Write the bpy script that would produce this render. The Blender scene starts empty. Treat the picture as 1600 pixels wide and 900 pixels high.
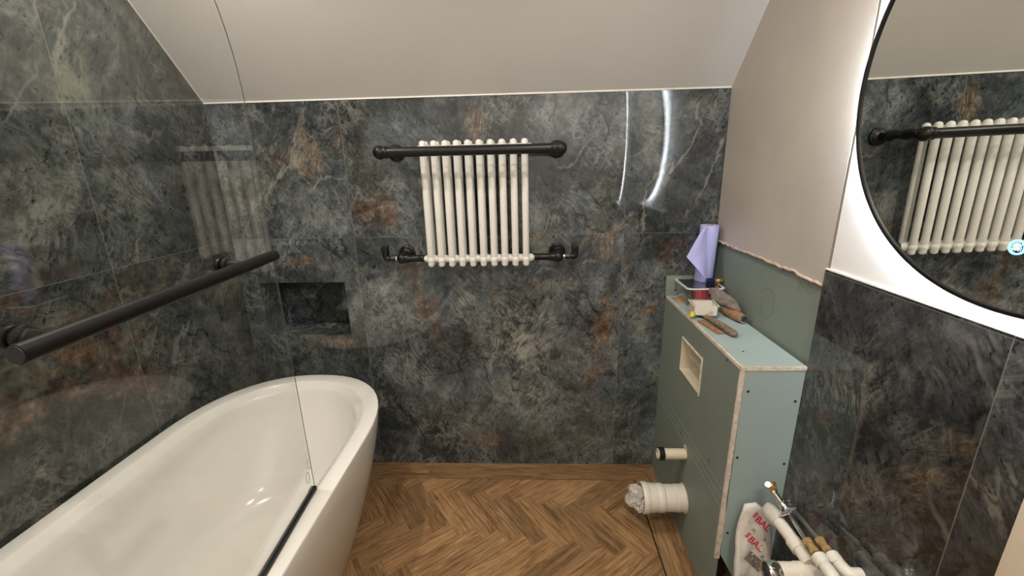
import bpy, bmesh, math, random
from mathutils import Vector, Matrix, Quaternion, noise as mnoise
PI = math.pi
S = bpy.context.scene
COL = S.collection

# ------------------------------------------------------------------ camera
cam = bpy.data.objects.new('camera', bpy.data.cameras.new('camera'))
COL.objects.link(cam)
CX, CZ, YAW, PITCH, ROLL, F = 0.0956, 1.5123, -0.0470, -0.2803, -0.0233, 659.9
fw = Vector((math.sin(YAW)*math.cos(PITCH), math.cos(YAW)*math.cos(PITCH), math.sin(PITCH)))
rt = Vector((math.cos(YAW), -math.sin(YAW), 0)); up = rt.cross(fw)
c_, s_ = math.cos(ROLL), math.sin(ROLL)
R_, U_ = c_*rt + s_*up, -s_*rt + c_*up
m = Matrix((R_, U_, -fw)).transposed().to_4x4(); m.translation = Vector((CX, -1.89, CZ))
cam.matrix_world = m
cam.data.sensor_width = 36; cam.data.lens = F/1600*36; cam.data.clip_start = .02
S.camera = cam
# ------------------------------------------------------------------ light and exposure
S.view_settings.view_transform = 'Standard'; S.view_settings.look = 'None'
S.view_settings.exposure = 0.0; S.view_settings.gamma = 1; S.view_settings.use_curve_mapping = False
w = bpy.data.worlds.new('world'); S.world = w; w.use_nodes = True
w.node_tree.nodes['Background'].inputs[0].default_value = (.9, .95, 1, 1)
w.node_tree.nodes['Background'].inputs[1].default_value = .02
DOWNLIGHTS = [(-.86, -.86, 13.0), (.25, -1.15, 10.5), (-.35, -2.05, 9.5), (.45, -2.2, 11.5)]
DOWN_COLOR = (1.0, .905, .785)
LED_COLOR = (.86, .93, 1.0); LED_STRENGTH = 220

# ------------------------------------------------------------------ dimensions (metres)
XL, XR, ZK, ZC, YB = -1.288, .904, 1.800, 2.40, -2.60   # left wall, right wall, knee wall top, ceiling, rear wall
BX, BZ, BY = .716, .928, -.727                           # boxing front plane, top, end plane
XG = -.556                                               # glass plane

# ------------------------------------------------------------------ node helpers
class NT:
    def __init__(s, name):
        s.m = bpy.data.materials.new(name); s.m.use_nodes = True
        s.t = s.m.node_tree; s.n = s.t.nodes; s.bsdf = s.n['Principled BSDF']; s.out = s.n['Material Output']
    def new(s, typ, **kw):
        n = s.n.new(typ)
        for k, v in kw.items(): setattr(n, k, v)
        return n
    def link(s, a, b): s.t.links.new(a, b)
    def put(s, sock, v):
        if hasattr(v, 'is_linked') or isinstance(v, bpy.types.NodeSocket): s.link(v, sock)
        else: sock.default_value = v
    def math(s, op, a, b=None, c=None, clamp=False):
        n = s.new('ShaderNodeMath', operation=op, use_clamp=clamp); s.put(n.inputs[0], a)
        if b is not None: s.put(n.inputs[1], b)
        if c is not None: s.put(n.inputs[2], c)
        return n.outputs[0]
    def vmath(s, op, a, b=None, out=0):
        n = s.new('ShaderNodeVectorMath', operation=op); s.put(n.inputs[0], a)
        if b is not None: s.put(n.inputs[1], b)
        return n.outputs[out]
    def noise(s, vec, scale, detail=4, rough=.5, dist=0, out='Fac'):
        n = s.new('ShaderNodeTexNoise'); s.put(n.inputs['Vector'], vec)
        n.inputs['Scale'].default_value = scale; n.inputs['Detail'].default_value = detail
        n.inputs['Roughness'].default_value = rough; n.inputs['Distortion'].default_value = dist
        return n.outputs[out]
    def ramp(s, fac, stops, interp='LINEAR'):
        n = s.new('ShaderNodeValToRGB'); s.put(n.inputs[0], fac); cr = n.color_ramp; cr.interpolation = interp
        while len(cr.elements) < len(stops): cr.elements.new(.5)
        for e, (p, c) in zip(cr.elements, stops):
            e.position = p; e.color = (c, c, c, 1) if isinstance(c, (int, float)) else (*c, 1)
        return n.outputs[0]
    def mix(s, fac, a, b, typ='MIX'):
        n = s.new('ShaderNodeMix', data_type='RGBA', blend_type=typ); s.put(n.inputs[0], fac)
        for i, v in ((6, a), (7, b)):
            if isinstance(v, tuple): v = (*v, 1) if len(v) == 3 else v
            s.put(n.inputs[i], v)
        return n.outputs[2]
    def mapr(s, v, a, b, c=0., d=1.):
        n = s.new('ShaderNodeMapRange'); s.put(n.inputs[0], v)
        for i, x in enumerate((a, b, c, d)): n.inputs[i+1].default_value = x
        return n.outputs[0]
    def mapping(s, vec, rot=(0,0,0), scale=(1,1,1), loc=(0,0,0)):
        if any(rot):                      # turn first, stretch afterwards
            r = s.new('ShaderNodeMapping'); s.put(r.inputs[0], vec); r.inputs['Rotation'].default_value = rot; vec = r.outputs[0]; rot = (0, 0, 0)
        n = s.new('ShaderNodeMapping'); s.put(n.inputs[0], vec)
        n.inputs['Rotation'].default_value = rot; n.inputs['Scale'].default_value = scale; n.inputs['Location'].default_value = loc
        return n.outputs[0]
    def bump(s, h, strength=.2, dist=.002):
        n = s.new('ShaderNodeBump'); s.put(n.inputs['Height'], h)
        n.inputs['Strength'].default_value = strength; n.inputs['Distance'].default_value = dist
        s.link(n.outputs[0], s.bsdf.inputs['Normal'])

def plain(name, col, rough=.5, metal=0., var=.06, scale=30, bump=.0, spec=.5, coat=0, alpha=None, trans=0):
    t = NT(name); b = t.bsdf
    pos = t.new('ShaderNodeNewGeometry').outputs['Position']
    n = t.noise(pos, scale, 5, .6)
    f = t.mapr(n, .3, .7, 1-var, 1+var)
    c = t.mix(1.0, tuple(col), f, 'MULTIPLY'); t.link(c, b.inputs['Base Color'])
    b.inputs['Roughness'].default_value = rough; b.inputs['Metallic'].default_value = metal
    b.inputs['Specular IOR Level'].default_value = spec; b.inputs['Coat Weight'].default_value = coat
    if trans: b.inputs['Transmission Weight'].default_value = trans
    if bump: t.bump(n, bump, .002)
    return t.m

def dirty(name, col, col2, rough=.7, scale=18, lo=.45, hi=.65, bump=.3):
    t = NT(name); b = t.bsdf
    pos = t.new('ShaderNodeNewGeometry').outputs['Position']
    n = t.noise(pos, scale, 8, .7, .5)
    t.link(t.mix(t.mapr(n, lo, hi), tuple(col), tuple(col2)), b.inputs['Base Color'])
    b.inputs['Roughness'].default_value = rough
    t.bump(t.noise(pos, scale*3, 5, .7), bump, .002)
    return t.m

def emis(name, col, strength):
    t = NT(name); b = t.bsdf
    b.inputs['Base Color'].default_value = (*col, 1)
    b.inputs['Emission Color'].default_value = (*col, 1); b.inputs['Emission Strength'].default_value = strength
    return t.m

def stone(name, axis, u_off, gain=1.0, blobs=(), seed=0., tint=(1, 1, 1)):
    """polished slate-look porcelain: 0.61 x 1.215 m tiles, thin pale joints"""
    t = NT(name); b = t.bsdf
    pos = t.new('ShaderNodeNewGeometry').outputs['Position']
    sp = t.new('ShaderNodeSeparateXYZ'); t.link(pos, sp.inputs[0])
    u = sp.outputs[axis]; z = sp.outputs[2]
    TW, TH = .61, 1.215
    uu = t.math('DIVIDE', t.math('SUBTRACT', u, u_off), TW); zz = t.math('DIVIDE', z, TH)
    iu, iz = t.math('FLOOR', uu), t.math('FLOOR', zz)
    fu, fz = t.math('FRACT', uu), t.math('FRACT', zz)
    def edge(f, size, wd):
        d = t.math('MULTIPLY', t.math('MINIMUM', f, t.math('SUBTRACT', 1., f)), size)
        return t.math('LESS_THAN', d, wd)
    grout = t.math('MAXIMUM', edge(fu, TW, .0011), edge(fz, TH, .0009))
    idv = t.new('ShaderNodeCombineXYZ'); t.link(iu, idv.inputs[0]); t.link(iz, idv.inputs[1]); idv.inputs[2].default_value = seed
    wn = t.new('ShaderNodeTexWhiteNoise'); t.link(idv.outputs[0], wn.inputs['Vector'])
    sc = t.vmath('SCALE', wn.outputs['Color']); sc.node.inputs['Scale'].default_value = 9
    P0 = t.vmath('ADD', pos, sc)
    def warp(P, scale, amt, det=3):
        nz = t.noise(P, scale, det, .6, out='Color')
        d = t.vmath('SUBTRACT', nz, (.5, .5, .5)); k = t.vmath('SCALE', d); k.node.inputs['Scale'].default_value = amt
        return t.vmath('ADD', P, k)
    W1 = warp(P0, 2.2, .30); W2 = warp(P0, 6.0, .055, 5)
    big = t.noise(W1, 2.4, 5, .55)
    mid = t.noise(W1, 6.5, 6, .62)
    med = t.noise(W2, 16, 10, .76)
    rotA = (0, math.radians(38), 0) if axis == 0 else (math.radians(-38), 0, 0)
    rotB = (0, math.radians(-25), 0) if axis == 0 else (math.radians(28), 0, 0)
    rotC = (0, math.radians(80), 0) if axis == 0 else (math.radians(-75), 0, 0)
    fa = t.noise(t.mapping(W1, rotA, (85, 85, 14)), 1, 6, .7, .25)
    fb = t.noise(t.mapping(W1, rotB, (70, 70, 11)), 1, 6, .7, .25)
    sel = t.mapr(t.noise(P0, 3.1, 2, .5), .42, .58)
    fib = t.math('ADD', t.math('MULTIPLY', fa, sel), t.math('MULTIPLY', fb, t.math('SUBTRACT', 1., sel)))
    fine = t.noise(P0, 140, 4, .65)
    v = t.math('ADD', t.math('ADD', t.math('MULTIPLY', big, .32), t.math('MULTIPLY', mid, .22)),
               t.math('ADD', t.math('MULTIPLY', med, .22), t.math('ADD', t.math('MULTIPLY', fib, .24), t.math('MULTIPLY', fine, .05))))
    g = gain
    col = t.ramp(v, [(.41, (.007*g, .0085*g, .0095*g)), (.49, (.022*g, .026*g, .029*g)), (.55, (.050*g, .058*g, .062*g)), (.63, (.135*g, .142*g, .138*g))])
    hue = t.noise(W1, 1.7, 3, .5)
    col = t.mix(t.mapr(hue, .46, .60, 0, .65), col, t.mix(1., col, (.88, 1.0, 1.12), 'MULTIPLY'))
    col = t.mix(t.mapr(t.noise(P0, 2.6, 4, .6), .52, .64, 0, .7), col, t.mix(1., col, (1.15, 1.07, .78), 'MULTIPLY'))
    col = t.mix(1., col, tint, 'MULTIPLY')
    def ridge(P, rot, sc_, k, det=3):
        nz = t.noise(t.mapping(P, rot, sc_), 1, det, .5, .15)
        return t.math('SUBTRACT', 1., t.math('MULTIPLY', t.math('ABSOLUTE', t.math('SUBTRACT', nz, .5)), k), clamp=True)
    # nets of pale hair-thin scratches, gathered in patches
    rg = t.math('MAXIMUM', ridge(W2, rotA, (34, 34, 7), 18), t.math('MAXIMUM', ridge(W2, rotB, (30, 30, 6), 20), ridge(W1, rotC, (24, 24, 5), 24)))
    rm = t.math('MULTIPLY', rg, t.mapr(t.noise(W1, 3.3, 5, .7), .46, .61, .05, .62))
    col = t.mix(t.math('MULTIPLY', rm, t.mapr(med, .38, .58, .1, 1)), col, (.175*g, .18*g, .165*g))
    # a few long pale veins and dark fissures
    lv = t.math('MULTIPLY', ridge(W2, rotB, (3.4, 3.4, 1.5), 75, 5), t.mapr(t.noise(P0, 2.1, 3, .6), .50, .60, 0, .6))
    col = t.mix(lv, col, (.20*g, .195*g, .17*g))
    dk = t.math('MAXIMUM', t.math('MULTIPLY', ridge(W2, rotA, (4.2, 4.2, 2), 60, 5), t.mapr(t.noise(P0, 2.9, 3, .6), .50, .58, 0, .85)),
                t.math('MULTIPLY', ridge(W2, rotB, (36, 36, 16), 14), t.mapr(t.noise(W1, 4.2, 5, .7), .50, .64, 0, .75)))
    col = t.mix(dk, col, (.008, .009, .009))
    # dark pits
    pit = t.mapr(t.noise(t.mapping(W2, rotB, (80, 80, 45)), 1, 3, .5), .64, .69)
    col = t.mix(t.math('MULTIPLY', pit, .75), col, (.006, .006, .006))
    # rusty patches: natural scatter plus the ones this wall has
    rn = t.noise(W2, 11, 10, .8)
    scatter = t.math('MULTIPLY', t.mapr(t.noise(W1, 1.9, 4, .6), .60, .70), t.mapr(rn, .48, .62))
    mask = t.math('MULTIPLY', scatter, .5)
    PW = warp(pos, 8, .15, 8)
    for (bu, bz, ru, rz, ang, amt, kind) in blobs:
        s2 = t.new('ShaderNodeSeparateXYZ'); t.link(PW, s2.inputs[0])
        du = t.math('SUBTRACT', s2.outputs[axis], bu); dz = t.math('SUBTRACT', s2.outputs[2], bz)
        ca, sa = math.cos(ang), math.sin(ang)
        a_ = t.math('DIVIDE', t.math('ADD', t.math('MULTIPLY', du, ca), t.math('MULTIPLY', dz, sa)), ru)
        b_ = t.math('DIVIDE', t.math('SUBTRACT', t.math('MULTIPLY', dz, ca), t.math('MULTIPLY', du, sa)), rz)
        r2 = t.math('ADD', t.math('MULTIPLY', a_, a_), t.math('MULTIPLY', b_, b_))
        k = t.mapr(r2, .1, 1.2, 1, 0)
        k = t.math('MULTIPLY', k, t.math('MULTIPLY', t.mapr(rn, .43, .55), amt))
        if kind == 'r': mask = t.math('MAXIMUM', mask, t.math('MULTIPLY', k, 1.25, clamp=True))
        elif kind == 'o': col = t.mix(t.math('MULTIPLY', k, .8), col, t.ramp(fib, [(.35, (.035*g, .024*g, .016*g)), (.5, (.11*g, .078*g, .050*g)), (.62, (.24*g, .185*g, .13*g))]))
        elif kind == 'l': col = t.mix(t.math('MULTIPLY', k, t.mapr(fib, .42, .6)), col, (.20*g, .20*g, .175*g))
    rust = t.ramp(med, [(.38, (.014*g, .010*g, .008*g)), (.49, (.055*g, .030*g, .018*g)), (.58, (.105*g, .066*g, .042*g)), (.67, (.22*g, .165*g, .12*g))])
    col = t.mix(mask, col, rust)
    col = t.mix(t.math('MULTIPLY', grout, .7), col, (.20, .195, .18))
    t.link(col, b.inputs['Base Color'])
    t.link(t.mapr(med, .3, .7, .03, .07), b.inputs['Roughness'])
    b.inputs['Specular IOR Level'].default_value = .7
    hgt = t.math('SUBTRACT', t.math('MULTIPLY', med, .12), grout)
    if axis == 0:      # normal bent at one tile's right-hand joint to add a streak of mirror glow
        k = t.math('MULTIPLY', t.mapr(fu, .90, 1.0, .0, .155), t.math('MULTIPLY', t.math('COMPARE', iu, 0., .1), t.math('COMPARE', iz, 1., .1)))
        cb = t.new('ShaderNodeCombineXYZ'); t.link(k, cb.inputs[0]); cb.inputs[1].default_value = 0
        nb = t.new('ShaderNodeBump'); t.put(nb.inputs['Height'], hgt); nb.inputs['Strength'].default_value = .05; nb.inputs['Distance'].default_value = .0006
        nn_ = t.vmath('NORMALIZE', t.vmath('ADD', nb.outputs[0], cb.outputs[0])); t.link(nn_, b.inputs['Normal'])
    else: t.bump(hgt, .05, .0006)
    return t.m

def wood():
    t = NT('oak_herringbone'); b = t.bsdf
    at = t.new('ShaderNodeAttribute', attribute_name='plank')      # xyz = along, across, random
    sp = t.new('ShaderNodeSeparateXYZ'); t.link(at.outputs['Vector'], sp.inputs[0])
    rnd = sp.outputs[2]
    cb = t.new('ShaderNodeCombineXYZ'); t.link(sp.outputs[0], cb.inputs[0]); t.link(sp.outputs[1], cb.inputs[1]); t.link(t.math('MULTIPLY', rnd, 37.), cb.inputs[2])
    g1 = t.noise(t.mapping(cb.outputs[0], scale=(5, 60, 1)), 1, 8, .65, 1.3)
    g2 = t.noise(t.mapping(cb.outputs[0], scale=(22, 420, 1)), 1, 5, .7, .3)
    g3 = t.noise(cb.outputs[0], 5.5, 3, .5)
    v = t.math('ADD', t.math('MULTIPLY', g1, .55), t.math('ADD', t.math('MULTIPLY', g2, .30), t.math('MULTIPLY', g3, .15)))
    col = t.ramp(v, [(.36, (.095, .045, .017)), (.46, (.225, .122, .052)), (.55, (.36, .215, .100)), (.68, (.52, .35, .19))])
    tone = t.mapr(rnd, 0, 1, .72, 1.18)
    tc = t.new('ShaderNodeCombineXYZ'); [t.link(tone, tc.inputs[i]) for i in range(3)]
    col = t.mix(1., col, tc.outputs[0], 'MULTIPLY')
    t.link(col, b.inputs['Base Color']); t.link(t.mapr(g2, .3, .7, .38, .55), b.inputs['Roughness'])
    t.bump(v, .25, .001)
    return t.m

def glassmat(name, tint=(.93, .97, .95), edge=False, strength=1.):
    """thin clear sheet: see-through with a Schlick reflection, same for every ray"""
    t = NT(name); n = t.n; n.remove(t.bsdf)
    lw = t.new('ShaderNodeLayerWeight'); lw.inputs[0].default_value = .5
    f5 = t.math('POWER', lw.outputs['Facing'], 5.)
    fr = t.math('ADD', t.math('MULTIPLY', f5, .95), .042*strength)
    tr = t.new('ShaderNodeBsdfTransparent'); tr.inputs[0].default_value = (*tint, 1)
    gl = t.new('ShaderNodeBsdfGlossy'); gl.inputs['Roughness'].default_value = .0 if strength <= 1.5 else .08
    gl.inputs[0].default_value = (1, 1, 1, 1)
    mx = t.new('ShaderNodeMixShader'); t.link(fr, mx.inputs[0]); t.link(tr.outputs[0], mx.inputs[1]); t.link(gl.outputs[0], mx.inputs[2])
    t.link(mx.outputs[0], t.out.inputs[0])
    return t.m

def paint(name, col, rough=.6, patch=.05, bump=.12, col2=None):
    t = NT(name); b = t.bsdf
    pos = t.new('ShaderNodeNewGeometry').outputs['Position']
    a = t.noise(pos, 2.2, 5, .6, .4)
    c2 = col2 or tuple(x*(1-patch*2) for x in col)
    t.link(t.mix(t.mapr(a, .38, .66), tuple(col), tuple(c2)), b.inputs['Base Color'])
    b.inputs['Roughness'].default_value = rough
    t.bump(t.noise(pos, 160, 3, .5), bump, .0006)
    return t.m

# ------------------------------------------------------------------ mesh helpers
class MB:
    def __init__(s): s.bm = bmesh.new()
    def poly(s, pts, smooth=False):
        f = s.bm.faces.new([s.bm.verts.new(Vector(p)) for p in pts]); f.smooth = smooth; return f
    def box(s, a, b, bevel=0, seg=2):
        x0, y0, z0 = [min(p, q) for p, q in zip(a, b)]; x1, y1, z1 = [max(p, q) for p, q in zip(a, b)]
        v = [s.bm.verts.new(p) for p in ((x0,y0,z0),(x1,y0,z0),(x1,y1,z0),(x0,y1,z0),(x0,y0,z1),(x1,y0,z1),(x1,y1,z1),(x0,y1,z1))]
        fs = [s.bm.faces.new([v[i] for i in f]) for f in ((0,3,2,1),(4,5,6,7),(0,1,5,4),(1,2,6,5),(2,3,7,6),(3,0,4,7))]
        if bevel:
            es = list({e for f in fs for e in f.edges})
            bmesh.ops.bevel(s.bm, geom=es, offset=bevel, segments=seg, affect='EDGES', profile=.5)
        return s
    def prism(s, pts, d):
        """closed polygon pts extruded by vector d"""
        d = Vector(d); a = [s.bm.verts.new(Vector(p)) for p in pts]; b = [s.bm.verts.new(Vector(p)+d) for p in pts]
        n = len(pts); s.bm.faces.new(a[::-1]); s.bm.faces.new(b)
        for i in range(n): s.bm.faces.new((a[i], a[(i+1)%n], b[(i+1)%n], b[i]))
        return s
    def rings(s, rings, cap=True, close=True):
        vs = [[s.bm.verts.new(Vector(p)) for p in r] for r in rings]; n = len(vs[0])
        for a, b in zip(vs, vs[1:]):
            for i in range(n if close else n-1):
                f = s.bm.faces.new((a[i], a[(i+1)%n], b[(i+1)%n], b[i])); f.smooth = True
        if cap:
            s.bm.faces.new(vs[0][::-1]); s.bm.faces.new(vs[-1])
        return vs
    def lathe(s, prof, origin, axis, n=24, cap=True, flat=(1, 1)):
        """prof: (distance along axis, radius)"""
        ax = Vector(axis).normalized(); o = Vector(origin)
        ref = Vector((0,0,1)) if abs(ax.z) < .9 else Vector((1,0,0))
        e1 = ax.cross(ref).normalized(); e2 = ax.cross(e1)
        rs = [[o + ax*t + (e1*math.cos(2*PI*i/n)*flat[0] + e2*math.sin(2*PI*i/n)*flat[1])*max(r, 1e-5) for i in range(n)] for t, r in prof]
        s.rings(rs, cap); return s
    def tube(s, pts, r, n=12, cap=True, rad=None):
        pts = [Vector(p) for p in pts]; rs = []
        tan = (pts[1]-pts[0]).normalized(); ref = Vector((0,0,1)) if abs(tan.z) < .9 else Vector((1,0,0))
        e1 = tan.cross(ref).normalized()
        for i, p in enumerate(pts):
            t2 = (pts[min(i+1, len(pts)-1)] - pts[max(i-1, 0)]).normalized()
            e1 = (e1 - t2*e1.dot(t2)).normalized(); e2 = t2.cross(e1)
            rr = rad[i] if rad else r
            rs.append([p + (e1*math.cos(2*PI*k/n) + e2*math.sin(2*PI*k/n))*rr for k in range(n)])
        s.rings(rs, cap); return s
    def ball(s, c, r, n=20, sc=(1,1,1)):
        m = Matrix.Translation(c) @ Matrix.Diagonal((*[r*k for k in sc], 1))
        g = bmesh.ops.create_uvsphere(s.bm, u_segments=n, v_segments=n//2, radius=1, matrix=m)
        for v in g['verts']:
            for f in v.link_faces: f.smooth = True
        return s
    def jitter(s, amt, scale=30, seed=0):
        for v in s.bm.verts:
            v.co += mnoise.noise_vector(v.co*scale + Vector((seed, seed*2, 0)))*amt
        return s
    def build(s, name, mat, parent=None, angle=38, origin=None):
        bm = s.bm; bmesh.ops.recalc_face_normals(bm, faces=bm.faces)
        ca = math.radians(angle)
        for f in bm.faces: f.smooth = True
        for e in bm.edges:
            if len(e.link_faces) == 2 and e.calc_face_angle(0) > ca: e.smooth = False
        me = bpy.data.meshes.new(name); bm.to_mesh(me); bm.free()
        mats = mat if isinstance(mat, (list, tuple)) else [mat]
        for x in mats: me.materials.append(x)
        o = bpy.data.objects.new(name, me); COL.objects.link(o)
        if parent is not None:
            o.parent = parent; o.location = -parent_world(parent)
        return o
def parent_world(p):
    v = Vector((0,0,0))
    while p is not None: v = v + p.location; p = p.parent
    return v
def tag(o, label=None, cat=None, group=None, kind=None):
    if label: o['label'] = label
    if cat: o['category'] = cat
    if group: o['group'] = group
    if kind: o['kind'] = kind
    return o
def thing(name, label, cat, loc, group=None):
    o = bpy.data.objects.new(name, None); COL.objects.link(o); o.location = loc; o.empty_display_size = .05
    return tag(o, label, cat, group)
def struct(o): o['kind'] = 'structure'; return o
def arc(c, r, a0, a1, n, plane='xz'):
    out = []
    for i in range(n+1):
        a = math.radians(a0 + (a1-a0)*i/n); p = [c[0], c[1], c[2]]
        ia, ib = {'xz': (0, 2), 'yz': (1, 2), 'xy': (0, 1)}[plane]
        p[ia] += r*math.cos(a); p[ib] += r*math.sin(a); out.append(tuple(p))
    return out

# ------------------------------------------------------------------ materials
blobs_back = [
 (.42, 1.21, .13, .030, .55, .95, 'o'), (.44, 1.15, .07, .06, .6, .9, 'o'), (.33, 1.05, .16, .014, .65, .9, 'o'), (.10, 1.18, .06, .04, .3, .8, 'o'), (.10, .98, .10, .05, 0, .5, 'r'),
 (-.60, 1.33, .13, .09, .0, .95, 'r'), (-.14, 1.68, .05, .09, -.3, .95, 'o'), (-.88, 1.60, .07, .12, .2, .9, 'o'), (-.74, 1.62, .06, .02, .5, .7, 'o'),
 (-.15, .15, .10, .07, 0, .9, 'o'), (.42, .70, .05, .30, -.15, .8, 'r'), (.62, .83, .16, .015, .65, .9, 'r'), (-.95, 1.10, .14, .04, 0, .7, 'o'),
 (-.88, .69, .17, .03, 0, .7, 'o'), (.72, 1.14, .08, .06, 0, .9, 'r'), (-.40, .92, .07, .30, .25, .8, 'r'), (-1.0, 1.57, .06, .05, 0, .6, 'o'),
 (.05, .75, .22, .20, .2, .9, 'l'), (.08, .45, .13, .28, .2, .85, 'l'), (-.20, .90, .10, .18, 0, .7, 'l'), (-.5, .55, .14, .16, .6, .6, 'l'), (.20, 1.30, .10, .2, -.4, .6, 'l')]
blobs_left = [(-.78, .98, .40, .13, .35, .95, 'r'), (-.62, .84, .16, .10, -.7, .95, 'r'), (-.95, 1.18, .30, .03, .3, .8, 'r'),
 (-.75, .88, .09, .05, .2, .8, 'o'), (-.80, 1.33, .22, .10, .7, .7, 'l'), (-.45, 1.52, .10, .2, .5, .5, 'l')]
blobs_right = [(-.90, .95, .06, .30, .9, .8, 'l'), (-1.13, .92, .06, .16, .6, .7, 'o'), (-.80, .80, .05, .04, 0, .7, 'r'), (-1.0, .75, .12, .05, -.9, .8, 'l')]
M = {
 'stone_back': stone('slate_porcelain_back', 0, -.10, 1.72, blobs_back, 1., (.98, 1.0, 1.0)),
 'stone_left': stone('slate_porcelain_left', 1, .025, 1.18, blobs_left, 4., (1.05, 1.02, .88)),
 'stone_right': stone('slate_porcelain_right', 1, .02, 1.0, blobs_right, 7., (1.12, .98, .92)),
 'ceil': paint('ceiling_paint', (.62, .61, .59), .55, .02, .08),
 'white': paint('white_wall_paint', (.80, .79, .77), .5, .02, .1),
 'plaster': paint('old_plaster', (.54, .485, .43), .36, .07, .3, (.46, .42, .38)),
 'plaster_edge': dirty('broken_plaster_edge', (.62, .50, .42), (.40, .27, .19), .9, 40),
 'green': paint('moisture_board_green', (.225, .27, .235), .6, .05, .15, (.195, .235, .205)),
 'blue': paint('moisture_board_blue', (.37, .47, .465), .6, .03, .12, (.335, .43, .425)),
 'gyps': dirty('gypsum_edge', (.72, .64, .55), (.50, .40, .31), .9, 55),
 'wood': wood(),
 'acrylic': plain('white_acrylic', (.82, .805, .765), .16, var=.01, coat=.4),
 'radwhite': plain('radiator_enamel', (.82, .815, .775), .22, var=.02),
 'black': plain('matt_black_metal', (.006, .006, .006), .38, .0, var=.1, spec=.38),
 'blackmat': plain('black_seal_rubber', (.008, .008, .008), .5),
 'bronze': plain('black_bronze_rail', (.005, .004, .0035), .48, .0, var=.2, spec=.22),
 'chrome': plain('chrome', (.75, .75, .76), .10, 1.0, var=.02),
 'brass': dirty('brass', (.40, .27, .11), (.24, .15, .06), .3, 60, bump=.05),
 'copper': plain('copper', (.72, .33, .18), .28, 1.0),
 'glass': glassmat('screen_glass', (.992, .998, .995)),
 'glassedge': plain('glass_edge', (.07, .075, .07), .2),
 'pvc': plain('white_plastic', (.74, .70, .62), .30, var=.03),
 'pvc2': plain('cream_plastic', (.68, .61, .47), .35, var=.03),
 'mirror': None,
 'dark': plain('valve_and_shade_dark', (.03, .03, .028), .8),  # the flush valve's colour, and painted shade in the tube's mouth
 'inkm': plain('inlay_line', (.006, .005, .004), .7),
 'tubp': glassmat('clear_tub_plastic', (.92, .93, .94), strength=2.0),
 'film': None,
 'paper': plain('lavender_paper', (.47, .48, .88), .8, var=.04, scale=90, bump=.2),
 'card': plain('brown_card', (.42, .27, .15), .8),
 'navy': plain('navy_plastic', (.012, .012, .09), .25),
 'gold': plain('gold_metal', (.60, .40, .14), .25, .8, var=.3, scale=120),
 'red': plain('red_plastic', (.90, .14, .17), .4),
 'tan': dirty('tan_board', (.48, .30, .17), (.30, .16, .08), .85, 70),
 'cloth': dirty('dusty_grey_cloth', (.21, .175, .155), (.13, .105, .095), .9, 40),
 'rusty': dirty('rust_brown', (.35, .19, .10), (.17, .085, .05), .7, 90),
 'handle': dirty('worn_handle', (.13, .10, .075), (.33, .25, .17), .7, 80),
 'steel': plain('dull_steel', (.35, .34, .32), .35, .8),
 'yellow': plain('yellow_plastic', (.75, .62, .05), .4),
 'bagw': dirty('white_sack', (.66, .62, .57), (.42, .37, .33), .5, 22, .5, .75, .3),
 'bagred': plain('red_ink', (.60, .03, .05), .5), 'baggrey': plain('grey_ink', (.16, .14, .13), .6),
 'cream': paint('cream_panel', (.62, .52, .40), .5, .02, .05),
 'pencil': plain('pencil_line', (.12, .13, .12), .8),
 'caulk': plain('white_sealant', (.85, .83, .78), .4),
}
t = NT('mirror_silver'); t.bsdf.inputs['Base Color'].default_value = (.80, .81, .77, 1); t.bsdf.inputs['Metallic'].default_value = 1; t.bsdf.inputs['Roughness'].default_value = .0; M['mirror'] = t.m
t = NT('crumpled_film'); t.bsdf.inputs['Base Color'].default_value = (.62, .59, .54, 1); t.bsdf.inputs['Roughness'].default_value = .22
t.bsdf.inputs['Alpha'].default_value = .82; M['film'] = t.m
M['led'] = emis('led_strip', LED_COLOR, LED_STRENGTH)
M['lamp'] = emis('lamp_disc', DOWN_COLOR, 12)
M['touch'] = emis('touch_ring', (.20, .55, 1.0), 2.2)
M['touchw'] = emis('touch_symbol', (.45, .75, 1.0), 1.6)

# ------------------------------------------------------------------ room shell
TW_ = .10
# back wall, 3-sided pieces round the niche
NX0, NX1, NZ0, NZ1, ND = -1.198, -.785, .737, 1.005, .19
b = MB()
def quad(*p): b.poly(p)
xs = [XL-TW_, NX0, NX1, XR+TW_]; zs = [-.05, NZ0, NZ1, ZK]
for i in range(3):
    for j in range(3):
        if i == 1 and j == 1: continue
        quad((xs[i],0,zs[j]), (xs[i+1],0,zs[j]), (xs[i+1],0,zs[j+1]), (xs[i],0,zs[j+1]))
quad((NX0,0,NZ0), (NX1,0,NZ0), (NX1,ND,NZ0), (NX0,ND,NZ0)); quad((NX0,0,NZ1), (NX0,ND,NZ1), (NX1,ND,NZ1), (NX1,0,NZ1))
quad((NX0,0,NZ0), (NX0,ND,NZ0), (NX0,ND,NZ1), (NX0,0,NZ1)); quad((NX1,0,NZ0), (NX1,0,NZ1), (NX1,ND,NZ1), (NX1,ND,NZ0))
quad((NX0,ND,NZ0), (NX1,ND,NZ0), (NX1,ND,NZ1), (NX0,ND,NZ1))
Yo = .25
quad((xs[0],Yo,zs[0]), (xs[3],Yo,zs[0]), (xs[3],Yo,zs[3]), (xs[0],Yo,zs[3]))
for a_, c_2 in (((xs[0],zs[0]),(xs[3],zs[0])), ((xs[3],zs[0]),(xs[3],zs[3])), ((xs[3],zs[3]),(xs[0],zs[3])), ((xs[0],zs[3]),(xs[0],zs[0]))):
    quad((a_[0],0,a_[1]), (c_2[0],0,c_2[1]), (c_2[0],Yo,c_2[1]), (a_[0],Yo,a_[1]))
bmesh.ops.remove_doubles(b.bm, verts=b.bm.verts, dist=1e-5)
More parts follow.
